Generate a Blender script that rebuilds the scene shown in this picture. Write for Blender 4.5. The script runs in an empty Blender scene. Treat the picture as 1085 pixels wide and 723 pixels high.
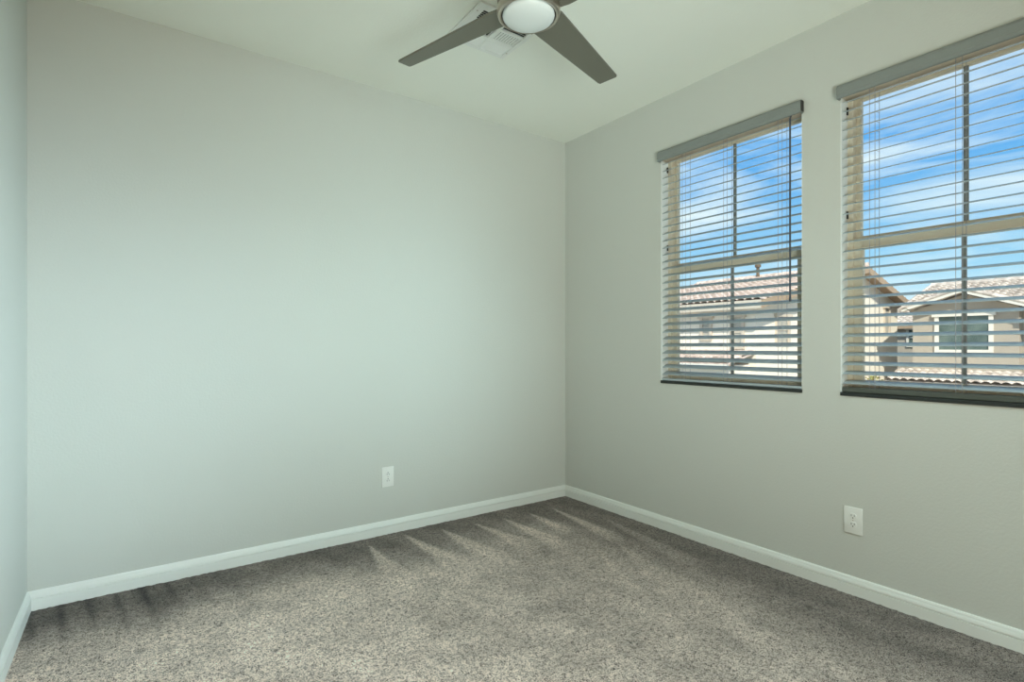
import bpy, bmesh, math, random
from mathutils import Vector, Matrix
random.seed(7)
R = math.radians
SC = bpy.context.scene
COL = SC.collection

# ------------------------------------------------------------------ camera
cam_d = bpy.data.cameras.new('camera')
cam = bpy.data.objects.new('camera', cam_d)
COL.objects.link(cam)
cam.location = (-2.747, -3.136, 1.16)
cam.rotation_euler = (R(90), 0, R(-35.5))
cam_d.sensor_width = 36
cam_d.lens = 565 / 1085 * 36
cam_d.shift_y = 5.5 / 1085
cam_d.clip_start = 0.02
SC.camera = cam

# ------------------------------------------------------------------ exposure
SC.view_settings.view_transform = 'Standard'
SC.view_settings.look = 'None'
SC.view_settings.exposure = 0.0
SC.view_settings.gamma = 1.0
SC.view_settings.use_curve_mapping = False

# ------------------------------------------------------------------ sky
world = bpy.data.worlds.new('sky')
SC.world = world
world.use_nodes = True
nt = world.node_tree
nt.nodes.clear()
def N(t, typ, **kw):
    n = t.nodes.new(typ)
    for k, v in kw.items():
        setattr(n, k, v)
    return n
def ramp(n, stops):
    el = n.color_ramp.elements
    while len(el) > 1:
        el.remove(el[-1])
    el[0].position = stops[0][0]; el[0].color = (*stops[0][1], 1)
    for p, c in stops[1:]:
        e = el.new(p); e.color = (*c, 1)
w_out = N(nt, 'ShaderNodeOutputWorld')
w_bg = N(nt, 'ShaderNodeBackground')
w_tc = N(nt, 'ShaderNodeTexCoord')
w_sep = N(nt, 'ShaderNodeSeparateXYZ')
w_grad = N(nt, 'ShaderNodeValToRGB')
ramp(w_grad, [(0.0, (.50, .78, .92)), (.10, (.40, .72, .93)), (.28, (.13, .43, .86)), (.6, (.10, .36, .78))])
w_map = N(nt, 'ShaderNodeMapping')
w_map.inputs['Scale'].default_value = (1.3, 1.1, 5.0)
w_map.inputs['Rotation'].default_value = (R(14), R(8), 0)
w_noise = N(nt, 'ShaderNodeTexNoise')
w_noise.inputs['Scale'].default_value = 2.1
w_noise.inputs['Detail'].default_value = 7
w_noise.inputs['Roughness'].default_value = .58
w_noise.inputs['Distortion'].default_value = .5
w_cr = N(nt, 'ShaderNodeValToRGB')
ramp(w_cr, [(.42, (0, 0, 0)), (.68, (1, 1, 1))])
w_mix = N(nt, 'ShaderNodeMixRGB')
w_mix.inputs['Color2'].default_value = (.84, .95, .98, 1)
L = nt.links.new
L(w_tc.outputs['Generated'], w_sep.inputs[0])
L(w_sep.outputs['Z'], w_grad.inputs['Fac'])
L(w_tc.outputs['Generated'], w_map.inputs['Vector'])
L(w_map.outputs[0], w_noise.inputs['Vector'])
L(w_noise.outputs['Fac'], w_cr.inputs['Fac'])
L(w_cr.outputs['Color'], w_mix.inputs['Fac'])
L(w_grad.outputs['Color'], w_mix.inputs['Color1'])
L(w_mix.outputs['Color'], w_bg.inputs['Color'])
w_bg.inputs['Strength'].default_value = 1.12
L(w_bg.outputs[0], w_out.inputs['Surface'])

# ------------------------------------------------------------------ sun and large area lights
def aim(o, target):
    o.rotation_euler = (Vector(target) - o.location).to_track_quat('-Z', 'Y').to_euler()
sun_d = bpy.data.lights.new('sun', 'SUN')
sun_d.energy = 5.6
sun_d.angle = R(.6)
sun_d.color = (1, .95, .84)
sun = bpy.data.objects.new('sun', sun_d)
COL.objects.link(sun)
sun.location = (-10, -16, 25)
aim(sun, Vector(sun.location) - Vector((-.50, -.52, .69)))

def area(name, loc, target, sx, sy, watts, col, spread=180):
    d = bpy.data.lights.new(name, 'AREA')
    d.shape = 'RECTANGLE'; d.size = sx; d.size_y = sy
    d.energy = watts; d.color = col; d.spread = R(spread)
    o = bpy.data.objects.new(name, d)
    COL.objects.link(o)
    o.location = loc
    aim(o, target)
    return o
# added fill lamps out of view; the room has no such sources
LIGHTS = [
    ('left_wall_fill', (-.42, -3.12, 1.3), (-3.1, -.75, 1.0), .9, 1.2, 8.9, (.69, .885, .99), 46),
    ('back_wall_fill', (-.42, -3.12, 1.5), (-1.72, 0, 1.22), .9, 1.2, 5.4, (.60, .91, 1.0), 58),
    ('corner_fill', (-2.3, -3.9, .8), (-.5, -.5, 2.74), 1.0, 1.0, 14.2, (.82, .99, .99), 80),
    ('overhead_fill', (-1.5, -3.6, 2.7), (-1.7, -2.6, 0), 1.6, 1.2, 62, (.70, .93, .97), 120),
    ('warm_fill', (-2.6, -4.3, 1.2), (-1.0, 0, 1.3), 1.2, 1.5, 14, (1, .55, .22), 150),
]
for a in LIGHTS:
    area(*a)

# ------------------------------------------------------------------ materials
def mat(name, color, rough=.6, metal=0.0, spec=.5, bump=None, var=None, emit=None):
    """bump=(scale, strength, distance); var=(scale, second colour, contrast)"""
    m = bpy.data.materials.new(name)
    m.use_nodes = True
    t = m.node_tree
    b = t.nodes['Principled BSDF']
    b.inputs['Base Color'].default_value = (*color, 1)
    b.inputs['Roughness'].default_value = rough
    b.inputs['Metallic'].default_value = metal
    b.inputs['Specular IOR Level'].default_value = spec
    tc = N(t, 'ShaderNodeTexCoord')
    if var:
        n = N(t, 'ShaderNodeTexNoise')
        n.inputs['Scale'].default_value = var[0]
        n.inputs['Detail'].default_value = 4
        r = N(t, 'ShaderNodeValToRGB')
        ramp(r, [(.5 - var[2], color), (.5 + var[2], var[1])])
        t.links.new(tc.outputs['Object'], n.inputs['Vector'])
        t.links.new(n.outputs['Fac'], r.inputs['Fac'])
        t.links.new(r.outputs['Color'], b.inputs['Base Color'])
    if bump:
        n = N(t, 'ShaderNodeTexNoise')
        n.inputs['Scale'].default_value = bump[0]
        n.inputs['Detail'].default_value = 3
        bn = N(t, 'ShaderNodeBump')
        bn.inputs['Strength'].default_value = bump[1]
        bn.inputs['Distance'].default_value = bump[2]
        t.links.new(tc.outputs['Object'], n.inputs['Vector'])
        t.links.new(n.outputs['Fac'], bn.inputs['Height'])
        t.links.new(bn.outputs['Normal'], b.inputs['Normal'])
    if emit:
        b.inputs['Emission Color'].default_value = (*emit[0], 1)
        b.inputs['Emission Strength'].default_value = emit[1]
    return m
M = {}
M['wall'] = mat('wall_paint', (.60, .62, .575), .75, spec=.3, bump=(95, .22, .004), var=(1.2, (.585, .605, .56), .3))
M['ceiling'] = mat('ceiling_paint', (.84, .865, .785), .85, spec=.2, bump=(80, .2, .004), var=(1.0, (.825, .85, .77), .3))
M['trim'] = mat('white_trim', (.80, .83, .79), .38, bump=(30, .04, .002))
M['plate'] = mat('outlet_plastic', (.82, .84, .80), .3, var=(6, (.80, .82, .78), .3))
M['dark'] = mat('dark_slot', (.02, .022, .02), .6, var=(20, (.03, .03, .03), .3))
M['frame'] = mat('almond_vinyl', (.76, .70, .55), .45, var=(5, (.73, .67, .525), .3))
M['muntin'] = mat('muntin_grey', (.28, .30, .29), .45, var=(5, (.22, .25, .23), .3))
M['head'] = mat('headrail_tan', (.74, .64, .50), .5, var=(5, (.70, .60, .47), .3))
M['rail_dark'] = mat('olive_grey_rail', (.085, .095, .08), .4, var=(9, (.07, .08, .065), .3))
M['reveal'] = mat('reveal_skyglow', (.84, .88, .85), .7, var=(4, (.82, .86, .83), .3))  # paler than the wall: sky glow painted into the colour
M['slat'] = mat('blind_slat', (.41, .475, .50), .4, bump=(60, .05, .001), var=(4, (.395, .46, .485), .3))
M['valance'] = mat('valance_grey', (.245, .27, .255), .45, var=(5, (.23, .255, .24), .3))
M['cord'] = mat('blind_cord', (.38, .38, .40), .7, var=(40, (.33, .33, .35), .3))
M['wand'] = mat('wand_plastic', (.07, .08, .10), .3, var=(20, (.06, .07, .09), .3))
M['sill'] = mat('dark_sill', (.02, .026, .024), .5, var=(12, (.015, .02, .018), .3))
M['nickel'] = mat('brushed_nickel', (.50, .45, .385), .28, .95, bump=(180, .05, .001))
M['blade'] = mat('blade_satin', (.165, .165, .13), .42, .35, var=(3, (.17, .165, .13), .3))
M['lens'] = mat('frosted_lens', (.66, .70, .68), .35)
M['vent'] = mat('vent_metal', (.78, .80, .75), .4, var=(8, (.76, .78, .73), .3))
M['duct'] = mat('duct_dark', (.03, .035, .032), .8, var=(10, (.02, .02, .02), .3))
M['stucco_grey'] = mat('grey_stucco', (.44, .385, .315), .9, spec=.1, bump=(9, .4, .02), var=(2.5, (.40, .35, .29), .25))
M['stucco_cream'] = mat('cream_stucco', (.86, .78, .66), .9, spec=.1, bump=(9, .3, .02), var=(2, (.83, .75, .63), .25))
M['stucco_pale'] = mat('pale_stucco', (.62, .54, .44), .9, spec=.1, bump=(9, .3, .02), var=(2, (.58, .5, .41), .25))
M['house_trim'] = mat('house_white_trim', (.74, .70, .62), .7, var=(3, (.70, .66, .58), .3))
M['fascia'] = mat('tan_fascia', (.42, .30, .20), .7, var=(3, (.38, .27, .18), .3))
M['tile'] = mat('clay_tile', (.72, .58, .50), .8, spec=.2, var=(3.4, (.50, .40, .34), .10))
M['tile_pale'] = mat('pale_roof_tile', (.68, .60, .53), .8, spec=.2, var=(3.4, (.46, .39, .34), .10))
M['house_glass'] = mat('dark_window_glass', (.07, .10, .09), .12, var=(2.2, (.13, .17, .15), .12))
M['shade'] = mat('window_shade', (.45, .42, .36), .8, var=(3, (.42, .39, .33), .3))
M['ground'] = mat('pale_ground', (.42, .38, .32), .95, spec=.1, bump=(3, .3, .03), var=(.8, (.36, .32, .27), .2))
M['leaf'] = mat('olive_leaf', (.28, .30, .08), .7, var=(6, (.42, .38, .12), .15))
M['bark'] = mat('tree_bark', (.18, .13, .09), .9, bump=(30, .5, .01), var=(12, (.12, .09, .06), .2))

def glass_mat():
    m = bpy.data.materials.new('window_glass')
    m.use_nodes = True
    t = m.node_tree
    t.nodes.clear()
    o = N(t, 'ShaderNodeOutputMaterial')
    tr = N(t, 'ShaderNodeBsdfTransparent'); tr.inputs[0].default_value = (.96, .98, .97, 1)
    gl = N(t, 'ShaderNodeBsdfGlossy'); gl.inputs['Roughness'].default_value = .02
    fr = N(t, 'ShaderNodeFresnel'); fr.inputs['IOR'].default_value = 1.25
    mx = N(t, 'ShaderNodeMixShader')
    t.links.new(fr.outputs[0], mx.inputs[0])
    t.links.new(tr.outputs[0], mx.inputs[1])
    t.links.new(gl.outputs[0], mx.inputs[2])
    t.links.new(mx.outputs[0], o.inputs['Surface'])
    return m
M['glass'] = glass_mat()

def carpet_mat():
    m = bpy.data.materials.new('carpet_pile')
    m.use_nodes = True
    t = m.node_tree
    b = t.nodes['Principled BSDF']
    b.inputs['Roughness'].default_value = 1.0
    b.inputs['Specular IOR Level'].default_value = .05
    b.inputs['Sheen Weight'].default_value = .15
    tc = N(t, 'ShaderNodeTexCoord')
    nf = N(t, 'ShaderNodeTexNoise')          # single tufts
    nf.inputs['Scale'].default_value = 210
    nf.inputs['Detail'].default_value = 2
    nf.inputs['Roughness'].default_value = .7
    n2 = N(t, 'ShaderNodeTexNoise')          # clumps of tufts
    n2.inputs['Scale'].default_value = 60
    n2.inputs['Detail'].default_value = 5
    n2.inputs['Roughness'].default_value = .75
    n2.inputs['Distortion'].default_value = .6
    avg = N(t, 'ShaderNodeMixRGB'); avg.inputs[0].default_value = .42
    t.links.new(tc.outputs['Object'], n2.inputs['Vector'])
    t.links.new(nf.outputs['Fac'], avg.inputs['Color1'])
    t.links.new(n2.outputs['Fac'], avg.inputs['Color2'])
    r = N(t, 'ShaderNodeValToRGB')
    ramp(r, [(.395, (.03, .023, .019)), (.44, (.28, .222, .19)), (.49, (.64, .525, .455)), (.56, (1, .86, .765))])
    at = N(t, 'ShaderNodeAttribute'); at.attribute_name = 'nap_shade'
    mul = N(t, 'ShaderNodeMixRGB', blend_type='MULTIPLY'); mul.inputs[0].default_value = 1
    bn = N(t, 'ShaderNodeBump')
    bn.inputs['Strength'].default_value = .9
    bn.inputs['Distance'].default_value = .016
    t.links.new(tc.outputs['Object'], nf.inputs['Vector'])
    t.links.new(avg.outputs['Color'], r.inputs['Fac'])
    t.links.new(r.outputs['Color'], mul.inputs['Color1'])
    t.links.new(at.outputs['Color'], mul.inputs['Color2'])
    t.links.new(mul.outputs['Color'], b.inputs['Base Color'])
    t.links.new(avg.outputs['Color'], bn.inputs['Height'])
    t.links.new(bn.outputs['Normal'], b.inputs['Normal'])
    return m
M['carpet'] = carpet_mat()

# ------------------------------------------------------------------ mesh helpers
class MB:
    def __init__(s):
        s.bm = bmesh.new()
    def box(s, lo, hi, bev=0.0, mtx=None):
        x0, y0, z0 = lo; x1, y1, z1 = hi
        t = bmesh.new()
        bmesh.ops.create_cube(t, size=1)
        for v in t.verts:
            v.co = Vector(((x0 + x1) / 2 + v.co.x * (x1 - x0), (y0 + y1) / 2 + v.co.y * (y1 - y0), (z0 + z1) / 2 + v.co.z * (z1 - z0)))
        if bev:
            bmesh.ops.bevel(t, geom=t.edges[:], offset=bev, segments=2, affect='EDGES', profile=.6)
        s._merge(t, mtx)
        return s
    def _merge(s, t, mtx=None):
        if mtx:
            bmesh.ops.transform(t, matrix=mtx, verts=t.verts)
        me = bpy.data.meshes.new('tmp')
        t.to_mesh(me); t.free()
        s.bm.from_mesh(me)
        bpy.data.meshes.remove(me)
    def prism(s, pts, vec):
        """polygon pts (3-D, planar) swept along vec"""
        vec = Vector(vec)
        a = [s.bm.verts.new(p) for p in pts]
        b = [s.bm.verts.new(Vector(p) + vec) for p in pts]
        n = len(pts)
        s.bm.faces.new(a[::-1]); s.bm.faces.new(b)
        for i in range(n):
            s.bm.faces.new((a[i], a[(i + 1) % n], b[(i + 1) % n], b[i]))
        return s
    def loft(s, rings, cap=True):
        vs = [[s.bm.verts.new(p) for p in r] for r in rings]
        n = len(rings[0])
        for k in range(len(vs) - 1):
            for i in range(n):
                s.bm.faces.new((vs[k][i], vs[k][(i + 1) % n], vs[k + 1][(i + 1) % n], vs[k + 1][i]))
        if cap:
            s.bm.faces.new(vs[0][::-1]); s.bm.faces.new(vs[-1])
        return s
    def tube(s, p, q, r, seg=10):
        p, q = Vector(p), Vector(q)
        d = (q - p).normalized()
        a = d.orthogonal().normalized(); b = d.cross(a)
        ring = lambda c: [c + (a * math.cos(2 * math.pi * i / seg) + b * math.sin(2 * math.pi * i / seg)) * r for i in range(seg)]
        return s.loft([ring(p), ring(q)])
    def lathe(s, prof, c=(0, 0, 0), seg=48):
        c = Vector(c)
        rings = [[c + Vector((max(r, 1e-4) * math.cos(2 * math.pi * i / seg), max(r, 1e-4) * math.sin(2 * math.pi * i / seg), z)) for i in range(seg)] for r, z in prof]
        return s.loft(rings)
    def build(s, name, m, parent=None, smooth=False):
        bmesh.ops.recalc_face_normals(s.bm, faces=s.bm.faces)
        me = bpy.data.meshes.new(name)
        s.bm.to_mesh(me); s.bm.free()
        me.materials.append(m)
        if smooth:
            for p in me.polygons:
                p.use_smooth = True
            me.set_sharp_from_angle(angle=R(35))
        o = bpy.data.objects.new(name, me)
        COL.objects.link(o)
        if parent:
            o.parent = parent
        return o
def tag(o, label, cat, group=None, kind=None):
    o['label'] = label; o['category'] = cat
    if group: o['group'] = group
    if kind: o['kind'] = kind
    return o
def struct(o, label=None):
    o['kind'] = 'structure'
    if label: o['label'] = label
    return o
def empty(name, loc=(0, 0, 0), rz=0.0):
    o = bpy.data.objects.new(name, None)
    o.empty_display_size = .1
    COL.objects.link(o)
    o.location = loc; o.rotation_euler = (0, 0, rz)
    return o

# ------------------------------------------------------------------ room shell
XL, YF, ZC = -3.12, -4.7, 2.74        # left wall, wall behind the camera, ceiling
WT = .15
SILL, HEAD = .925, 2.39
W1 = (-1.80, -.92)
W2 = (-2.858, -1.978)
struct(MB().box((XL - WT, 0, -.15), (WT, WT, ZC + .15)).build('wall_back', M['wall']), 'long pale grey wall with one outlet facing the camera')
struct(MB().box((XL - WT, YF - WT, -.15), (XL, 0, ZC + .15)).build('wall_left', M['wall']), 'pale wall at the left edge of the photo')
struct(MB().box((XL, YF - WT, -.15), (WT, YF, ZC + .15)).build('wall_front', M['wall']), 'wall behind the camera')
rw = MB()
rw.box((0, YF, -.15), (WT, 0, SILL)); rw.box((0, YF, HEAD), (WT, 0, ZC + .15))
rw.box((0, W1[1], SILL), (WT, 0, HEAD)); rw.box((0, W2[1], SILL), (WT, W1[0], HEAD)); rw.box((0, YF, SILL), (WT, W2[0], HEAD))
struct(rw.build('wall_right', M['wall']), 'pale grey wall holding the two windows')
struct(MB().box((XL, YF, ZC), (0, 0, ZC + .15)).build('ceiling', M['ceiling']), 'plain off white ceiling')

# carpet: fine grid with pile relief, vacuum streaks, painted shade near walls and a few dents
def sm(a, b, x):
    t = max(0.0, min(1.0, (x - a) / (b - a)))
    return t * t * (3 - 2 * t)
from mathutils import noise as mn
def nz(x, y, z=0.0):
    return mn.noise(Vector((x, y, z)))
WEDGES = [  # narrow tip, wide end, half width at the end: lighter vacuum marks
    ((-1.38, -.10), (-1.33, -.78), .085), ((-1.15, -.14), (-1.12, -.82), .11), ((-.92, -.16), (-.86, -.66), .07),
    ((-.71, -.20), (-.70, -.78), .085), ((-.50, -.20), (-.52, -.60), .05), ((-.30, -.22), (-.36, -.85), .06),
    ((-1.62, -.14), (-1.66, -.60), .06), ((-.42, -.95), (-.70, -1.75), .12), ((-.62, -1.02), (-1.0, -1.8), .10),
    ((-.16, -.60), (-.30, -1.35), .07), ((-.55, -1.6), (-.9, -2.3), .10)]
DENTS = [(-.774, -.436, .016), (-.788, -1.108, .018), (-1.68, -.351, .022), (-2.30, -.95, .022), (-2.72, -.66, .028),
         (-1.45, -.30, .012), (-2.45, -.62, .02), (-.30, -1.98, .02)]
def nap_shade(x, y):
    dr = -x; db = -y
    light = (.45 * sm(.22, .70, dr + .12 * nz(y * 2, 3, x)) + .55 * sm(.7, 2.3, dr + .25 * nz(y * 1.5, 8, x))) * sm(.12, .66, db + .12 * nz(x * 3, 9, y))  # shade toward the right and back walls, painted into the pile colour
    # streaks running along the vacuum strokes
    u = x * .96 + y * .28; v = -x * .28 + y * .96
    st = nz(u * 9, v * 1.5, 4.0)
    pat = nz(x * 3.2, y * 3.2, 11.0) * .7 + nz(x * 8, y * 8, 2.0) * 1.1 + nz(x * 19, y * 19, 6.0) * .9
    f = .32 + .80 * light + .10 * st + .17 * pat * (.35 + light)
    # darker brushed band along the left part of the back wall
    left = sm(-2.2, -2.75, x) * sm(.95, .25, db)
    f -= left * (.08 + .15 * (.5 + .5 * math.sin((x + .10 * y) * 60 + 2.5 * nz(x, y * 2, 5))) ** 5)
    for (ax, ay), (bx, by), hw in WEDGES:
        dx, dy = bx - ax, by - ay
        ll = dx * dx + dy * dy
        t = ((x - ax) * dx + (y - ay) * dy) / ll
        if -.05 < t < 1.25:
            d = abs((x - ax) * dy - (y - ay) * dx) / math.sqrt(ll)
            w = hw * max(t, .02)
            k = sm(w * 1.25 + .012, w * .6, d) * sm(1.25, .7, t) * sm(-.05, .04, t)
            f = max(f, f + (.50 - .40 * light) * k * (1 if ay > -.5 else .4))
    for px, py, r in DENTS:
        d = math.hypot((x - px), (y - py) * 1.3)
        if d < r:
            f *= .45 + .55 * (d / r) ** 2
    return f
def carpet():
    st = .0125
    nx = int(round(-XL / st)); ny = int(round(-YF / st))
    verts, cols = [], []
    for j in range(ny + 1):
        y = -j * (-YF) / ny
        for i in range(nx + 1):
            x = XL + i * (-XL) / nx
            n = nap_shade(x, y)
            z = random.uniform(-.0022, .0022)
            for px, py, r in DENTS:
                d = math.hypot(x - px, y - py)
                if d < r:
                    z -= .010 * (1 - d / r)
            verts.append((x, y, z)); cols.append(n)
    faces = []
    for j in range(ny):
        for i in range(nx):
            a = j * (nx + 1) + i
            faces.append((a, a + nx + 1, a + nx + 2, a + 1))
    me = bpy.data.meshes.new('floor')
    me.from_pydata(verts, [], faces)
    ca = me.color_attributes.new('nap_shade', 'FLOAT_COLOR', 'POINT')
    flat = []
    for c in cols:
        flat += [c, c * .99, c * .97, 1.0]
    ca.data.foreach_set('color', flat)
    me.materials.append(M['carpet'])
    for p in me.polygons:
        p.use_smooth = True
    o = bpy.data.objects.new('floor', me)
    COL.objects.link(o)
    struct(o, 'brown grey cut pile carpet with vacuum streaks')
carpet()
struct(MB().box((XL, YF, -.15), (0, 0, -.03)).build('floor_slab', M['ground']))

# baseboards: moulded profile, mitred at the corners
BP = [(0, -.01), (.015, -.01), (.015, .0485), (.008, .0495), (.008, .0530), (.0140, .0545), (.0120, .064), (.0095, .070), (.0085, .076), (.005, .0825), (0, .083)]
def baseboard(name, p, q, inn, mit0, mit1, label):
    p, q, inn = Vector(p), Vector(q), Vector(inn)
    d = (q - p).normalized()
    r0 = [p + inn * t + d * t * mit0 + Vector((0, 0, z)) for t, z in BP]
    r1 = [q + inn * t - d * t * mit1 + Vector((0, 0, z)) for t, z in BP]
    struct(MB().loft([r0, r1]).build(name, M['trim']), label)
baseboard('baseboard_back', (XL, 0, 0), (0, 0, 0), (0, -1, 0), 1, 1, 'white moulded baseboard along the long wall')
baseboard('baseboard_right', (0, 0, 0), (0, YF, 0), (-1, 0, 0), 1, 1, 'white moulded baseboard under the windows')
baseboard('baseboard_left', (XL, YF, 0), (XL, 0, 0), (1, 0, 0), 1, 1, 'white moulded baseboard along the left wall')

# ------------------------------------------------------------------ windows (structure)
def window(name, y0, y1, label):
    cy = (y0 + y1) / 2
    root = struct(empty(name, (0, cy, SILL)), label)
    h = HEAD - SILL; hw = (y1 - y0) / 2
    def ring(lo, hi, wside, wbot, wtop, x0, x1, bev=.004):
        m = MB()
        (a, z0), (b, z1) = lo, hi
        m.box((x0, a, z0), (x1, a + wside, z1), bev); m.box((x0, b - wside, z0), (x1, b, z1), bev)
        m.box((x0, a + wside, z0), (x1, b - wside, z0 + wbot), bev); m.box((x0, a + wside, z1 - wtop), (x1, b - wside, z1), bev)
        return m
    f = ring((-hw, 0), (hw, h), .026, .035, .030, .068, WT + .01)
    struct(f.build('window_frame', M['frame'], root))
    zm = 1.655 - SILL
    up = ring((-hw + .022, zm - .012), (hw - .022, h - .026), .024, .045, .024, .105, .135)
    struct(up.build('upper_sash', M['frame'], root))
    lo = ring((-hw + .022, .030), (hw - .022, zm + .020), .042, .045, .046, .078, .106)
    struct(lo.build('lower_sash', M['frame'], root))
    struct(MB().box((.112, -.009, zm + .02), (.122, .009, h - .04), .003).build('muntin', M['muntin'], root))
    struct(MB().box((.086, -.009, .06), (.096, .009, zm - .02), .003).build('muntin', M['muntin'], root))
    struct(MB().box((.123, -hw + .04, zm + .02), (.127, hw - .04, h - .045)).build('pane', M['glass'], root))
    struct(MB().box((.097, -hw + .058, .065), (.101, hw - .058, zm - .015)).build('pane', M['glass'], root))
    for z in (1.365, .865):
        struct(MB().box((.052, hw - .010, z - .018), (.062, hw - .0035, z + .018), .002).build('sash_stop', M['dark'], root))
    rv = MB()  # added pale liners that carry the painted sky glow
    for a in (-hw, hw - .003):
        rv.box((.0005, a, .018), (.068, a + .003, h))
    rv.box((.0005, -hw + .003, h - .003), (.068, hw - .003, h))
    struct(rv.build('reveal_glow_liner', M['reveal'], root))
    # sill board
    struct(MB().box((-.006, -hw, -.0), (.072, hw, .018), .003).build('window_sill', M['sill'], root))
    return root
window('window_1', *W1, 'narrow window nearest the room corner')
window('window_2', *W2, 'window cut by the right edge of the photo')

# ------------------------------------------------------------------ blinds
def blind(y0, y1, tilt, cords, label, rail, vx=(.006, .006)):
    cy = (y0 + y1) / 2
    root = tag(empty('venetian_blind', (0, cy, SILL + .018)), label, 'blind', 'white slatted blinds on the windows')
    z0 = SILL + .018
    hw = (y1 - y0) / 2
    # valance: moulded front strip with short end returns, slightly wider than the opening
    a, b = -hw - vx[0], hw + vx[1]
    zt, zb = 2.394 - z0, 2.331 - z0
    prof = [(-.030, zb + .003), (-.027, zb), (-.018, zb), (-.018, zt), (-.024, zt), (-.030, zt - .010), (-.033, zt - .014), (-.033, zb + .018), (-.030, zb + .014)]
    m = MB()
    m.loft([[Vector((x, a, z)) for x, z in prof], [Vector((x, b, z)) for x, z in prof]])
    m.box((-.018, b - .008, zb), (-.001, b, zt)); m.box((-.018, a, zb), (-.001, a + .008, zt))
    v = m.build('valance', M['valance'], root)
    MB().box((-.029, a - .002, zb + .006), (-.001, a + .0005, zt - .004), .0008).build('end_shade', M['dark'], v)['label'] = 'dark patch painting the shade at the valance end'  # added dark patch for the shade in the valance's open end
    MB().box((-.016, -hw + .004, 2.340 - z0), (.056, hw - .004, HEAD - z0 - .001), .003).build('headrail', M['head'], root)
    # slats
    sl = MB()
    pitch = .0445; n = 31
    zs = [1.000 - .943 + .0 + pitch * i for i in range(n)]
    zs = [z - .010 for z in zs]
    ct, stn = math.cos(tilt), math.sin(tilt)
    cx = .030
    for z in zs:
        if z > 2.338 - z0: continue
        ring = []
        for w, t in ((-.025, -.0011), (-.0125, .0000), (0, .0006), (.0125, .0000), (.025, -.0011), (.025, .0013), (.0125, .0026), (0, .0032), (-.0125, .0026), (-.025, .0013)):
            ring.append((cx + w * ct - t * stn, z + w * stn + t * ct))
        sl.loft([[Vector((x, -hw + .006, zz)) for x, zz in ring], [Vector((x, hw - .006, zz)) for x, zz in ring]])
    o = sl.build('slats', M['slat'], root)
    # bottom rail resting on the sill
    MB().box((.004, -hw + .005, .0005), (.054, hw - .005, rail[0]), .003).build('bottom_rail', M[rail[1]], root)
    for y in cords:
        c = MB()
        yy = y - cy
        for x in (.006, .0545):
            c.tube((x, yy - .010, .012), (x, yy - .010, 2.35 - z0), .0011, 6)
        c.tube((.006, yy + .012, .012), (.006, yy + .012, 2.35 - z0), .0011, 6)
        for z in zs[:-1]:
            c.tube((.007, yy - .010, z - .006), (.0535, yy - .010, z - .002), .0007, 4)
        c.build('ladder_cord', M['cord'], root)
    w = MB()
    wy = -hw + .056
    w.tube((-.010, wy, 1.396 - z0), (-.010, wy, 2.325 - z0), .0048, 8)
    w.tube((-.010, wy, 1.388 - z0), (-.010, wy, 1.412 - z0), .0062, 8)
    w.tube((-.010, wy, 2.322 - z0), (.008, wy, 2.352 - z0), .003, 8)
    w.build('tilt_wand', M['wand'], root, True)
    return root
blind(*W1, R(23), (-1.09, -1.37, -1.685), 'white slatted blind with a hanging wand, on the window nearest the room corner', (.014, 'slat'))
blind(*W2, R(17), (-2.11, -2.424, -2.72), 'white slatted blind on the window cut off by the right photo edge', (.024, 'rail_dark'))

# ------------------------------------------------------------------ outlets
def outlet(loc, rz, flip, label):
    root = empty('wall_outlet', loc, rz)
    tag(root, label, 'outlet', 'duplex outlets on the walls')
    # local: plate faces -y
    MB().box((-.039, -.0065, -.0615), (.039, 0, .0615), .0022).build('cover_plate', M['plate'], root, True)
    for s in (1, -1):
        zc = s * .0195
        pts = []
        for i in range(28):
            a = 2 * math.pi * i / 28
            pts.append(Vector((.0165 * math.cos(a), -.0060, zc + max(-.0135, min(.0135, .0165 * math.sin(a))))))
        rc = MB().prism(pts, (0, -.0022, 0)).build('receptacle', M['plate'], root)
        f = -1 if flip else 1
        k = MB()
        k.box((-.0075, -.0086, zc + f * .0035 - .0045), (-.0050, -.0078, zc + f * .0035 + .0045))
        k.box((.0050, -.0086, zc + f * .0035 - .0036), (.0075, -.0078, zc + f * .0035 + .0036))
        k.tube((0, -.0078, zc - f * .0068), (0, -.0087, zc - f * .0068), .0028, 12)
        k.build('slots', M['dark'], rc)
    MB().tube((0, -.006, 0), (0, -.0072, 0), .0028, 12).build('screw', M['nickel'], root)
    return root
outlet((-1.457, 0, .352), 0, True, 'white duplex outlet on the long back wall')
outlet((0, -2.034, .346), R(-90), False, 'white duplex outlet on the window wall below the right window')

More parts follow.
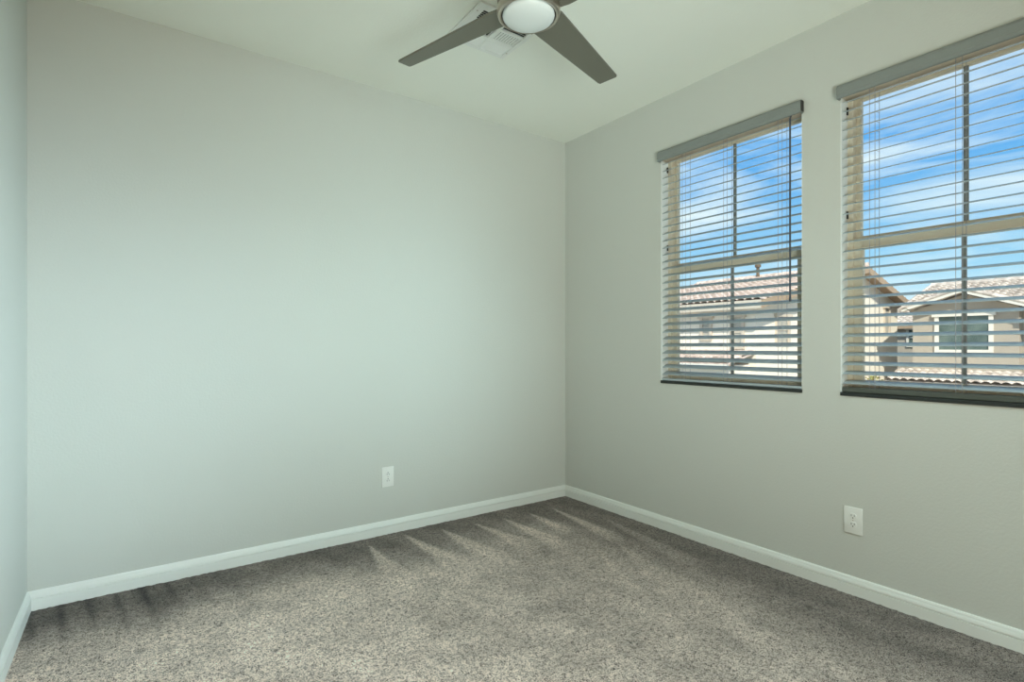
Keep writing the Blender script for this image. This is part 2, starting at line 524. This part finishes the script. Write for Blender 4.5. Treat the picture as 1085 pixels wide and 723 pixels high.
# ------------------------------------------------------------------ ceiling vent
def vent():
    x0, x1, y0, y1 = -1.452, -1.095, -1.076, -.735
    root = tag(empty('ceiling_vent', ((x0 + x1) / 2, (y0 + y1) / 2, ZC)), 'white square metal air vent on the ceiling behind the fan', 'vent')
    cx, cy = (x0 + x1) / 2, (y0 + y1) / 2
    cols = [(-1.408, -1.272), (-1.255, -1.120)]
    rows = [(-1.036, -.952), (-.938, -.858), (-.840, -.758)]
    cols = [(a - cx, b - cx) for a, b in cols]; rows = [(a - cy, b - cy) for a, b in rows]
    hx, hy = (x1 - x0) / 2, (y1 - y0) / 2
    f = MB()
    T = -.012
    xs = [-hx, cols[0][0], cols[0][1], cols[1][0], cols[1][1], hx]
    ys = [-hy, rows[0][0], rows[0][1], rows[1][0], rows[1][1], rows[2][0], rows[2][1], hy]
    for i in range(0, 5, 2):
        f.box((xs[i], -hy, T), (xs[i + 1], hy, -.001), .002)
    for j in range(0, 7, 2):
        for i in (1, 3):
            f.box((xs[i], ys[j], T), (xs[i + 1], ys[j + 1], -.001), .002)
    f.build('face_frame', M['vent'], root)
    MB().box((-hx + .02, -hy + .02, -.0008), (hx - .02, hy - .02, -.0001)).build('duct_opening', M['duct'], root)['label'] = 'dark duct seen between the louvers'
    for ci, (a, b) in enumerate(cols):
        for ri, (c, d) in enumerate(rows):
            m = MB()
            if ri == 1:
                n = 9; w = b - a
                for k in range(n):
                    x = a + w * (k + .5) / n
                    s = 1 if ci else -1
                    m.box((-.0046, c, -.0006), (.0046, d, .0006), 0, Matrix.Translation((x, 0, -.0066)) @ Matrix.Rotation(R(36) * s, 4, 'Y'))
            else:
                n = 6; w = d - c
                for k in range(n):
                    y = c + w * (k + .5) / n
                    s = 1 if ri else -1
                    m.box((a, -.0048, -.0006), (b, .0048, .0006), 0, Matrix.Translation((0, y, -.0066)) @ Matrix.Rotation(R(-38) * s, 4, 'X'))
            m.build('louver_bank', M['vent'], root)
    for sx, sy in ((-1, -1), (-1, 1), (1, -1), (1, 1)):
        MB().lathe([(.004, T - .0005), (.0035, T - .002), (.0, T - .0022)], (sx * (hx - .018), sy * (hy - .06), 0), 12).build('screw', M['nickel'], root)
vent()

# ------------------------------------------------------------------ ceiling fan
def fan():
    root = tag(empty('ceiling_fan', (-1.596, -1.624, 2.31)), 'brushed nickel ceiling fan with grey brown blades and a round frosted light', 'ceiling fan')
    Z = 2.31
    B = 2.372 - Z
    MB().lathe([(.062, 2.739 - Z), (.064, 2.70 - Z), (.050, 2.67 - Z), (.018, 2.655 - Z)]).build('canopy', M['nickel'], root, True)
    MB().lathe([(.0125, 2.66 - Z), (.0125, 2.50 - Z)], seg=20).build('downrod', M['nickel'], root, True)
    MB().lathe([(.02, 2.53 - Z), (.060, 2.525 - Z), (.098, 2.50 - Z), (.112, 2.46 - Z), (.112, 2.392 - Z), (.106, 2.388 - Z), (.02, 2.386 - Z)]).build('motor_housing', M['nickel'], root, True)
    MB().lathe([(.100, 2.388 - Z), (.100, 2.366 - Z), (.02, 2.366 - Z)]).build('blade_hub', M['dark'], root, True)
    MB().lathe([(.06, 2.367 - Z), (.110, 2.367 - Z), (.1125, 2.362 - Z), (.1125, 2.346 - Z), (.110, 2.337 - Z), (.104, 2.333 - Z), (.098, 2.335 - Z), (.097, 2.345 - Z), (.06, 2.346 - Z)]).build('trim_ring', M['nickel'], root, True)
    MB().lathe([(.0968, 2.3465 - Z), (.0968, 2.3405 - Z), (.05, 2.3405 - Z)]).build('lens_seat', M['dark'], root, True)
    pr = [(.092, 2.342 - Z)] + [(.093 * math.cos(a), 2.335 - Z - .026 * math.sin(a)) for a in [R(k * 9) for k in range(0, 11)]]
    MB().lathe(pr).build('light_lens', M['lens'], root, True)['label'] = 'round frosted white light lens'
    for k in range(4):
        a = R(19.5 + 88.0 * k if k < 2 else 19.5 + 88 + 90 * (k - 1))
        rot = Matrix.Rotation(a, 4, 'Z')
        pitch = Matrix.Rotation(R(-13), 4, 'X')
        # blade outline: wide at the root, narrower slanted tip; local +x outward, +y left
        out = [(.085, .060), (.13, .066), (.64, .040), (.652, .036), (.668, -.040), (.660, -.046), (.13, -.066), (.085, -.060)]
        m = MB().prism([Vector((x, y, -.004)) for x, y in out], (0, 0, .008))
        bmesh.ops.bevel(m.bm, geom=[e for e in m.bm.edges], offset=.0015, segments=1, affect='EDGES')
        bmesh.ops.transform(m.bm, matrix=Matrix.Translation((0, 0, B + .006)) @ rot @ pitch, verts=m.bm.verts)
        bl = m.build('blade', M['blade'], root)
        br = MB().box((.06, -.030, .004), (.17, .030, .009), .002)
        bmesh.ops.transform(br.bm, matrix=Matrix.Translation((0, 0, B + .006)) @ rot @ pitch, verts=br.bm.verts)
        br.build('blade_bracket', M['nickel'], bl)
fan()

# ------------------------------------------------------------------ outside
GZ = -3.2
struct(MB().box((.8, -60, GZ - .3), (90, 70, GZ)).build('ground', M['ground']), 'pale ground far below the windows')

def tile_roof(mb, P, U, V, w, l, tw=.26, tl=.34, thick=.06):
    """barrel tiles: P eave corner, U unit along the eave, V unit up the slope"""
    P, U, V = Vector(P), Vector(U).normalized(), Vector(V).normalized()
    Nn = U.cross(V).normalized()
    if Nn.z < 0: Nn = -Nn
    nc = max(1, round(w / tw)); nr = max(1, round(l / tl))
    S = 6
    cols = nc * S
    rows = []
    for r in range(nr):
        for e, lift in ((0.0, .075), (.999, .005)):
            v = (r + e) * l / nr
            row = []
            for i in range(cols + 1):
                ph = i / S
                bar = abs(math.sin(math.pi * ph)) ** .8 * .065
                row.append(mb.bm.verts.new(P + U * (i * w / cols) + V * v + Nn * (lift + bar)))
            rows.append(row)
    for a, b in zip(rows, rows[1:]):
        for i in range(cols):
            mb.bm.faces.new((a[i], a[i + 1], b[i + 1], b[i]))
    # deck under the tiles
    c = [P, P + U * w, P + U * w + V * l, P + V * l]
    mb.prism([p - Nn * thick for p in c], Nn * (thick + .004))
def ridge_cap(mb, p, q, r=.11, step=.4):
    p, q = Vector(p), Vector(q)
    d = q - p; n = max(1, int(d.length / step))
    for i in range(n):
        a = p + d * (i / n); b = p + d * ((i + 1.03) / n)
        mb.tube(a + Vector((0, 0, .015)), b, r, 8)
def house_window(root, axis, pos, u0, u1, z0, z1, trim=.12, out=-1, rail=True, glass='house_glass', frame='house_trim'):
    """axis 'x': wall plane x = pos, u is y; axis 'y': plane y = pos, u is x; faces the negative axis"""
    def bx(m, ua, ub, za, zb, d0, d1, bev=0):
        if axis == 'x': m.box((pos + d0, ua, za), (pos + d1, ub, zb), bev)
        else: m.box((ua, pos + d0, za), (ub, pos + d1, zb), bev)
        return m
    m = MB()
    bx(m, u0 - trim, u0, z0, z1, -.07, .02); bx(m, u1, u1 + trim, z0, z1, -.07, .02)
    bx(m, u0 - trim, u1 + trim, z0 - trim * .8, z0, -.07, .02)
    bx(m, u0 - trim * 1.6, u1 + trim * 1.6, z1, z1 + trim * 1.1, -.11, .02)
    if rail:
        zc = (z0 + z1) / 2
        bx(m, u0, u1, zc - .035, zc + .035, -.035, .0)
    wdw = m.build('window', M[frame], root)
    bx(MB(), u0, u1, z0, z1, -.012, .004).build('pane', M[glass], wdw)
    return wdw

# ---- grey stucco house with front gable
def house_grey():
    X = 22.25
    root = tag(empty('house', (X + 3, 1.5, GZ)), 'grey stucco house with a low front gable and white trimmed window', 'house')
    def P(mb, name, m):
        o = mb.build(name, m); o.parent = root; o.matrix_parent_inverse = Matrix.Translation(-root.location); return o
    YL, YR = 4.78, -7.0
    m = MB()
    m.box((X, 1.69, GZ), (X + 6.0, YL, 2.55))
    m.box((X + .35, YR, GZ), (X + 6.0, 1.69, 2.55))
    ap = (3.20, 3.12)
    m.prism([Vector((X, YL, 2.55)), Vector((X, 1.69, 2.55)), Vector((X, ap[0], ap[1] - .04))], (3.0, 0, 0))
    # left gable end under the main roof
    m.prism([Vector((X, YL, 2.55)), Vector((X + 6, YL, 2.55)), Vector((X + 3, YL, 3.56))], (0, -.2, 0))
    P(m, 'wall', M['stucco_grey'])
    # roofs
    rf = MB()
    ex, ez = X - .42, 2.53
    rx, rz = X + 3.0, 3.68
    sl = math.hypot(rx - ex, rz - ez)
    tile_roof(rf, (ex, 1.30, ez), (0, -1, 0), (rx - ex, 0, rz - ez), 8.6, sl, .24, .32)
    # strip left of the cross gable and above it
    vx, vz = (rx - ex) / sl, (rz - ez) / sl
    k = .5
    tile_roof(rf, (ex + vx * k, 5.06, ez + vz * k), (0, -1, 0), (rx - ex, 0, rz - ez), 3.76, sl - k, .24, .32)
    tile_roof(rf, (ex, 5.06, ez), (0, -1, 0), (rx - ex, 0, rz - ez), .28, k, .24, .32)
    tile_roof(rf, (2 * rx - ex, 5.06, ez), (0, -1, 0), (-(rx - ex), 0, rz - ez), 12.3, sl, .3, .4)
    # cross gable slopes
    gx = X - .40
    for (ye, ze) in ((5.02, 2.58), (1.42, 2.55)):
        vv = Vector((0, ap[0] - ye, ap[1] + .08 - ze))
        tile_roof(rf, (gx, ye, ze), (1, 0, 0), vv, 2.6, vv.length, .28, .32)
    ridge_cap(rf, (ex, 5.06, ez + .03), (rx, 5.06, rz + .03), .10)
    ridge_cap(rf, (rx, 5.06, rz + .06), (rx, -7.3, rz + .06), .12)
    ridge_cap(rf, (gx, ap[0], ap[1] + .15), (gx + 2.4, ap[0], ap[1] + .15), .11)
    for (ye, ze) in ((5.02, 2.66), (1.42, 2.63)):
        ridge_cap(rf, (gx + .04, ye, ze), (gx + .04, ap[0], ap[1] + .14), .075, .38)
    P(rf, 'roof', M['tile_pale'])
    # rake boards of the front gable
    fb = MB()
    for (ye, ze) in ((5.02, 2.58), (1.42, 2.55)):
        fb.prism([Vector((gx - .02, ye, ze - .07)), Vector((gx - .02, ye, ze + .02)), Vector((gx - .02, ap[0], ap[1] + .09)), Vector((gx - .02, ap[0], ap[1] - .0))], (.06, 0, 0))
    P(fb, 'rake_board', M['house_trim'])
    fc = MB().box((X - .44, -7.2, 2.38), (X - .38, 1.40, 2.52))
    P(fc, 'fascia', M['house_trim'])
    w = house_window(None, 'x', X, 2.49, 3.94, 1.03, 2.27, .13)
    w.parent = root; w.matrix_parent_inverse = Matrix.Translation(-root.location)
    # ground-floor garage block with its own tiled roof
    g = MB().box((X - 1.05, -5.0, GZ), (X, 5.05, -.22))
    P(g, 'garage_wall', M['stucco_pale'])
    lr = MB()
    vv = Vector((1.45, 0, .40))
    tile_roof(lr, (X - 1.45, 5.25, -.17), (0, -1, 0), vv, 10.2, vv.length, .26, .36)
    P(lr, 'garage_roof', M['tile_pale'])
    P(MB().box((X - 1.47, -4.95, -.33), (X - 1.41, 5.25, -.19)), 'garage_fascia', M['house_trim'])
house_grey()

# ---- cream stucco house, ridge along y, gable end towards the right window
def house_cream():
    root = tag(empty('house', (19.4, 9.7, GZ)), 'cream stucco house with a pinkish tile roof and tan eaves', 'house')
    def P(mb, name, m):
        o = mb.build(name, m); o.parent = root; o.matrix_parent_inverse = Matrix.Translation(-root.location); return o
    Y0, Y1 = 6.264, 13.3
    XA, XB = 13.6, 25.1
    XR, ZR = 20.9, 4.28
    eL, zL = 13.1, 2.56
    eR, zR = 25.75, 2.92
    m = MB()
    zwL = zL + (ZR - zL) * (XA - eL) / (XR - eL) - .10
    zwR = zR + (ZR - zR) * (eR - XB) / (eR - XR) - .10
    m.prism([Vector((XA, Y0, GZ)), Vector((XB, Y0, GZ)), Vector((XB, Y0, zwR)), Vector((XR, Y0, ZR - .10)), Vector((XA, Y0, zwL))], (0, Y1 - Y0, 0))
    P(m, 'wall', M['stucco_cream'])
    rf = MB()
    y0 = Y0 - .45
    wl = Y1 + .3 - y0
    vl = Vector((XR - eL, 0, ZR - zL)); vr = Vector((XR - eR, 0, ZR - zR))
    tile_roof(rf, (eL, y0, zL), (0, 1, 0), vl, wl, vl.length, .27, .36)
    tile_roof(rf, (eR, y0, zR), (0, 1, 0), vr, wl, vr.length, .27, .36)
    ridge_cap(rf, (XR, y0, ZR + .05), (XR, Y1 + .3, ZR + .05), .13)
    P(rf, 'roof', M['tile'])
    fb = MB()
    for e, z in ((eL, zL), (eR, zR)):
        fb.prism([Vector((e, y0 - .02, z - .22)), Vector((e, y0 - .02, z + .03)), Vector((XR, y0 - .02, ZR + .03)), Vector((XR, y0 - .02, ZR - .22))], (0, .06, 0))
    P(fb, 'rake_board', M['fascia'])
    sf = MB()
    for e, z in ((eL, zL), (eR, zR)):
        sf.prism([Vector((e, y0 + .03, z - .10)), Vector((e, y0 + .03, z - .05)), Vector((XR, y0 + .03, ZR - .05)), Vector((XR, y0 + .03, ZR - .10))], (0, .44, 0))
    P(sf, 'soffit', M['fascia'])
    P(MB().box((eL - .03, y0, zL - .22), (eL + .03, Y1 + .3, zL + .05)), 'fascia', M['stucco_pale'])
    def win(*a, **k):
        w = house_window(None, *a, glass='shade', frame='stucco_pale', **k); w.parent = root; w.matrix_parent_inverse = Matrix.Translation(-root.location)
    win('x', XA, 7.95, 8.22, 1.45, 2.12, .10)
    win('x', XA, 6.75, 7.05, 1.15, 2.12, .10)
    win('y', Y0, 14.85, 15.55, 1.3, 2.15, .10)
    win('y', Y0, 23.65, 24.1, 1.75, 2.8, .08, rail=False)
    # porch roof on the street side
    lr = MB()
    vv = Vector((1.5, 0, .36))
    tile_roof(lr, (XA - 1.5, 6.3, .62), (0, 1, 0), vv, 6.0, vv.length, .27, .36)
    P(lr, 'porch_roof', M['tile'])
    P(MB().box((XA - 1.3, 6.5, GZ), (XA, 12.0, .56)), 'porch_wall', M['stucco_cream'])
    P(MB().box((XA - 1.52, 6.3, .46), (XA - 1.46, 12.3, .60)), 'porch_fascia', M['house_trim'])
    pm = MB().tube((20.75, 10.29, 4.2), (20.75, 10.29, 4.84), .07, 10)
    pm.tube((20.75, 10.29, 4.80), (20.75, 10.29, 4.92), .13, 10)
    P(pm, 'vent_pipe', M['bark'])
house_cream()

# ---- narrow grey house glimpsed between the two
def house_far():
    X = 30.0
    root = tag(empty('house', (X + 2.5, 8.3, GZ)), 'narrow piece of grey house seen between the cream and grey houses', 'house')
    def P(mb, name, m):
        o = mb.build(name, m); o.parent = root; o.matrix_parent_inverse = Matrix.Translation(-root.location); return o
    P(MB().box((X, 5.6, GZ), (X + 5, 10.6, 2.25)), 'wall', M['stucco_grey'])
    rf = MB()
    vv = Vector((2.9, 0, .95))
    tile_roof(rf, (X - .4, 5.4, 2.25), (0, 1, 0), vv, 5.4, vv.length, .27, .36)
    vb = Vector((-2.9, 0, .95))
    tile_roof(rf, (X + 5.4, 5.4, 2.25), (0, 1, 0), vb, 5.4, vb.length, .27, .36)
    P(rf, 'roof', M['tile_pale'])
    P(MB().box((X - .42, 5.4, 2.06), (X - .36, 10.8, 2.22)), 'fascia', M['fascia'])
    w = house_window(None, 'x', X, 7.05, 7.40, 1.2, 2.0, .10)
    w.parent = root; w.matrix_parent_inverse = Matrix.Translation(-root.location)
house_far()

# ---- small street tree beside the garage roof
def tree():
    root = tag(empty('tree', (21.2, 5.75, GZ)), 'small olive leaved tree between the houses', 'tree')
    MB().lathe([(.07, 0), (.05, 1.5), (.03, 2.9), (.0, 3.3)], seg=10).build('trunk', M['bark'], root, True)
    m = MB()
    for i in range(420):
        a = random.uniform(0, 2 * math.pi); u = random.uniform(-1, 1)
        rr = random.uniform(.3, 1) ** .5
        c = Vector((.42 * rr * math.cos(a) * math.sqrt(1 - u * u), .42 * rr * math.sin(a) * math.sqrt(1 - u * u), 2.55 + .75 * u * rr))
        q = Matrix.Rotation(random.uniform(0, 6.28), 3, 'Z') @ Matrix.Rotation(random.uniform(-1.2, 1.2), 3, 'X')
        vs = [m.bm.verts.new(c + q @ Vector(p)) for p in ((-.07, 0, 0), (0, -.03, .01), (.07, 0, 0), (0, .03, .01))]
        m.bm.faces.new(vs)
    m.build('foliage', M['leaf'], root)
tree()
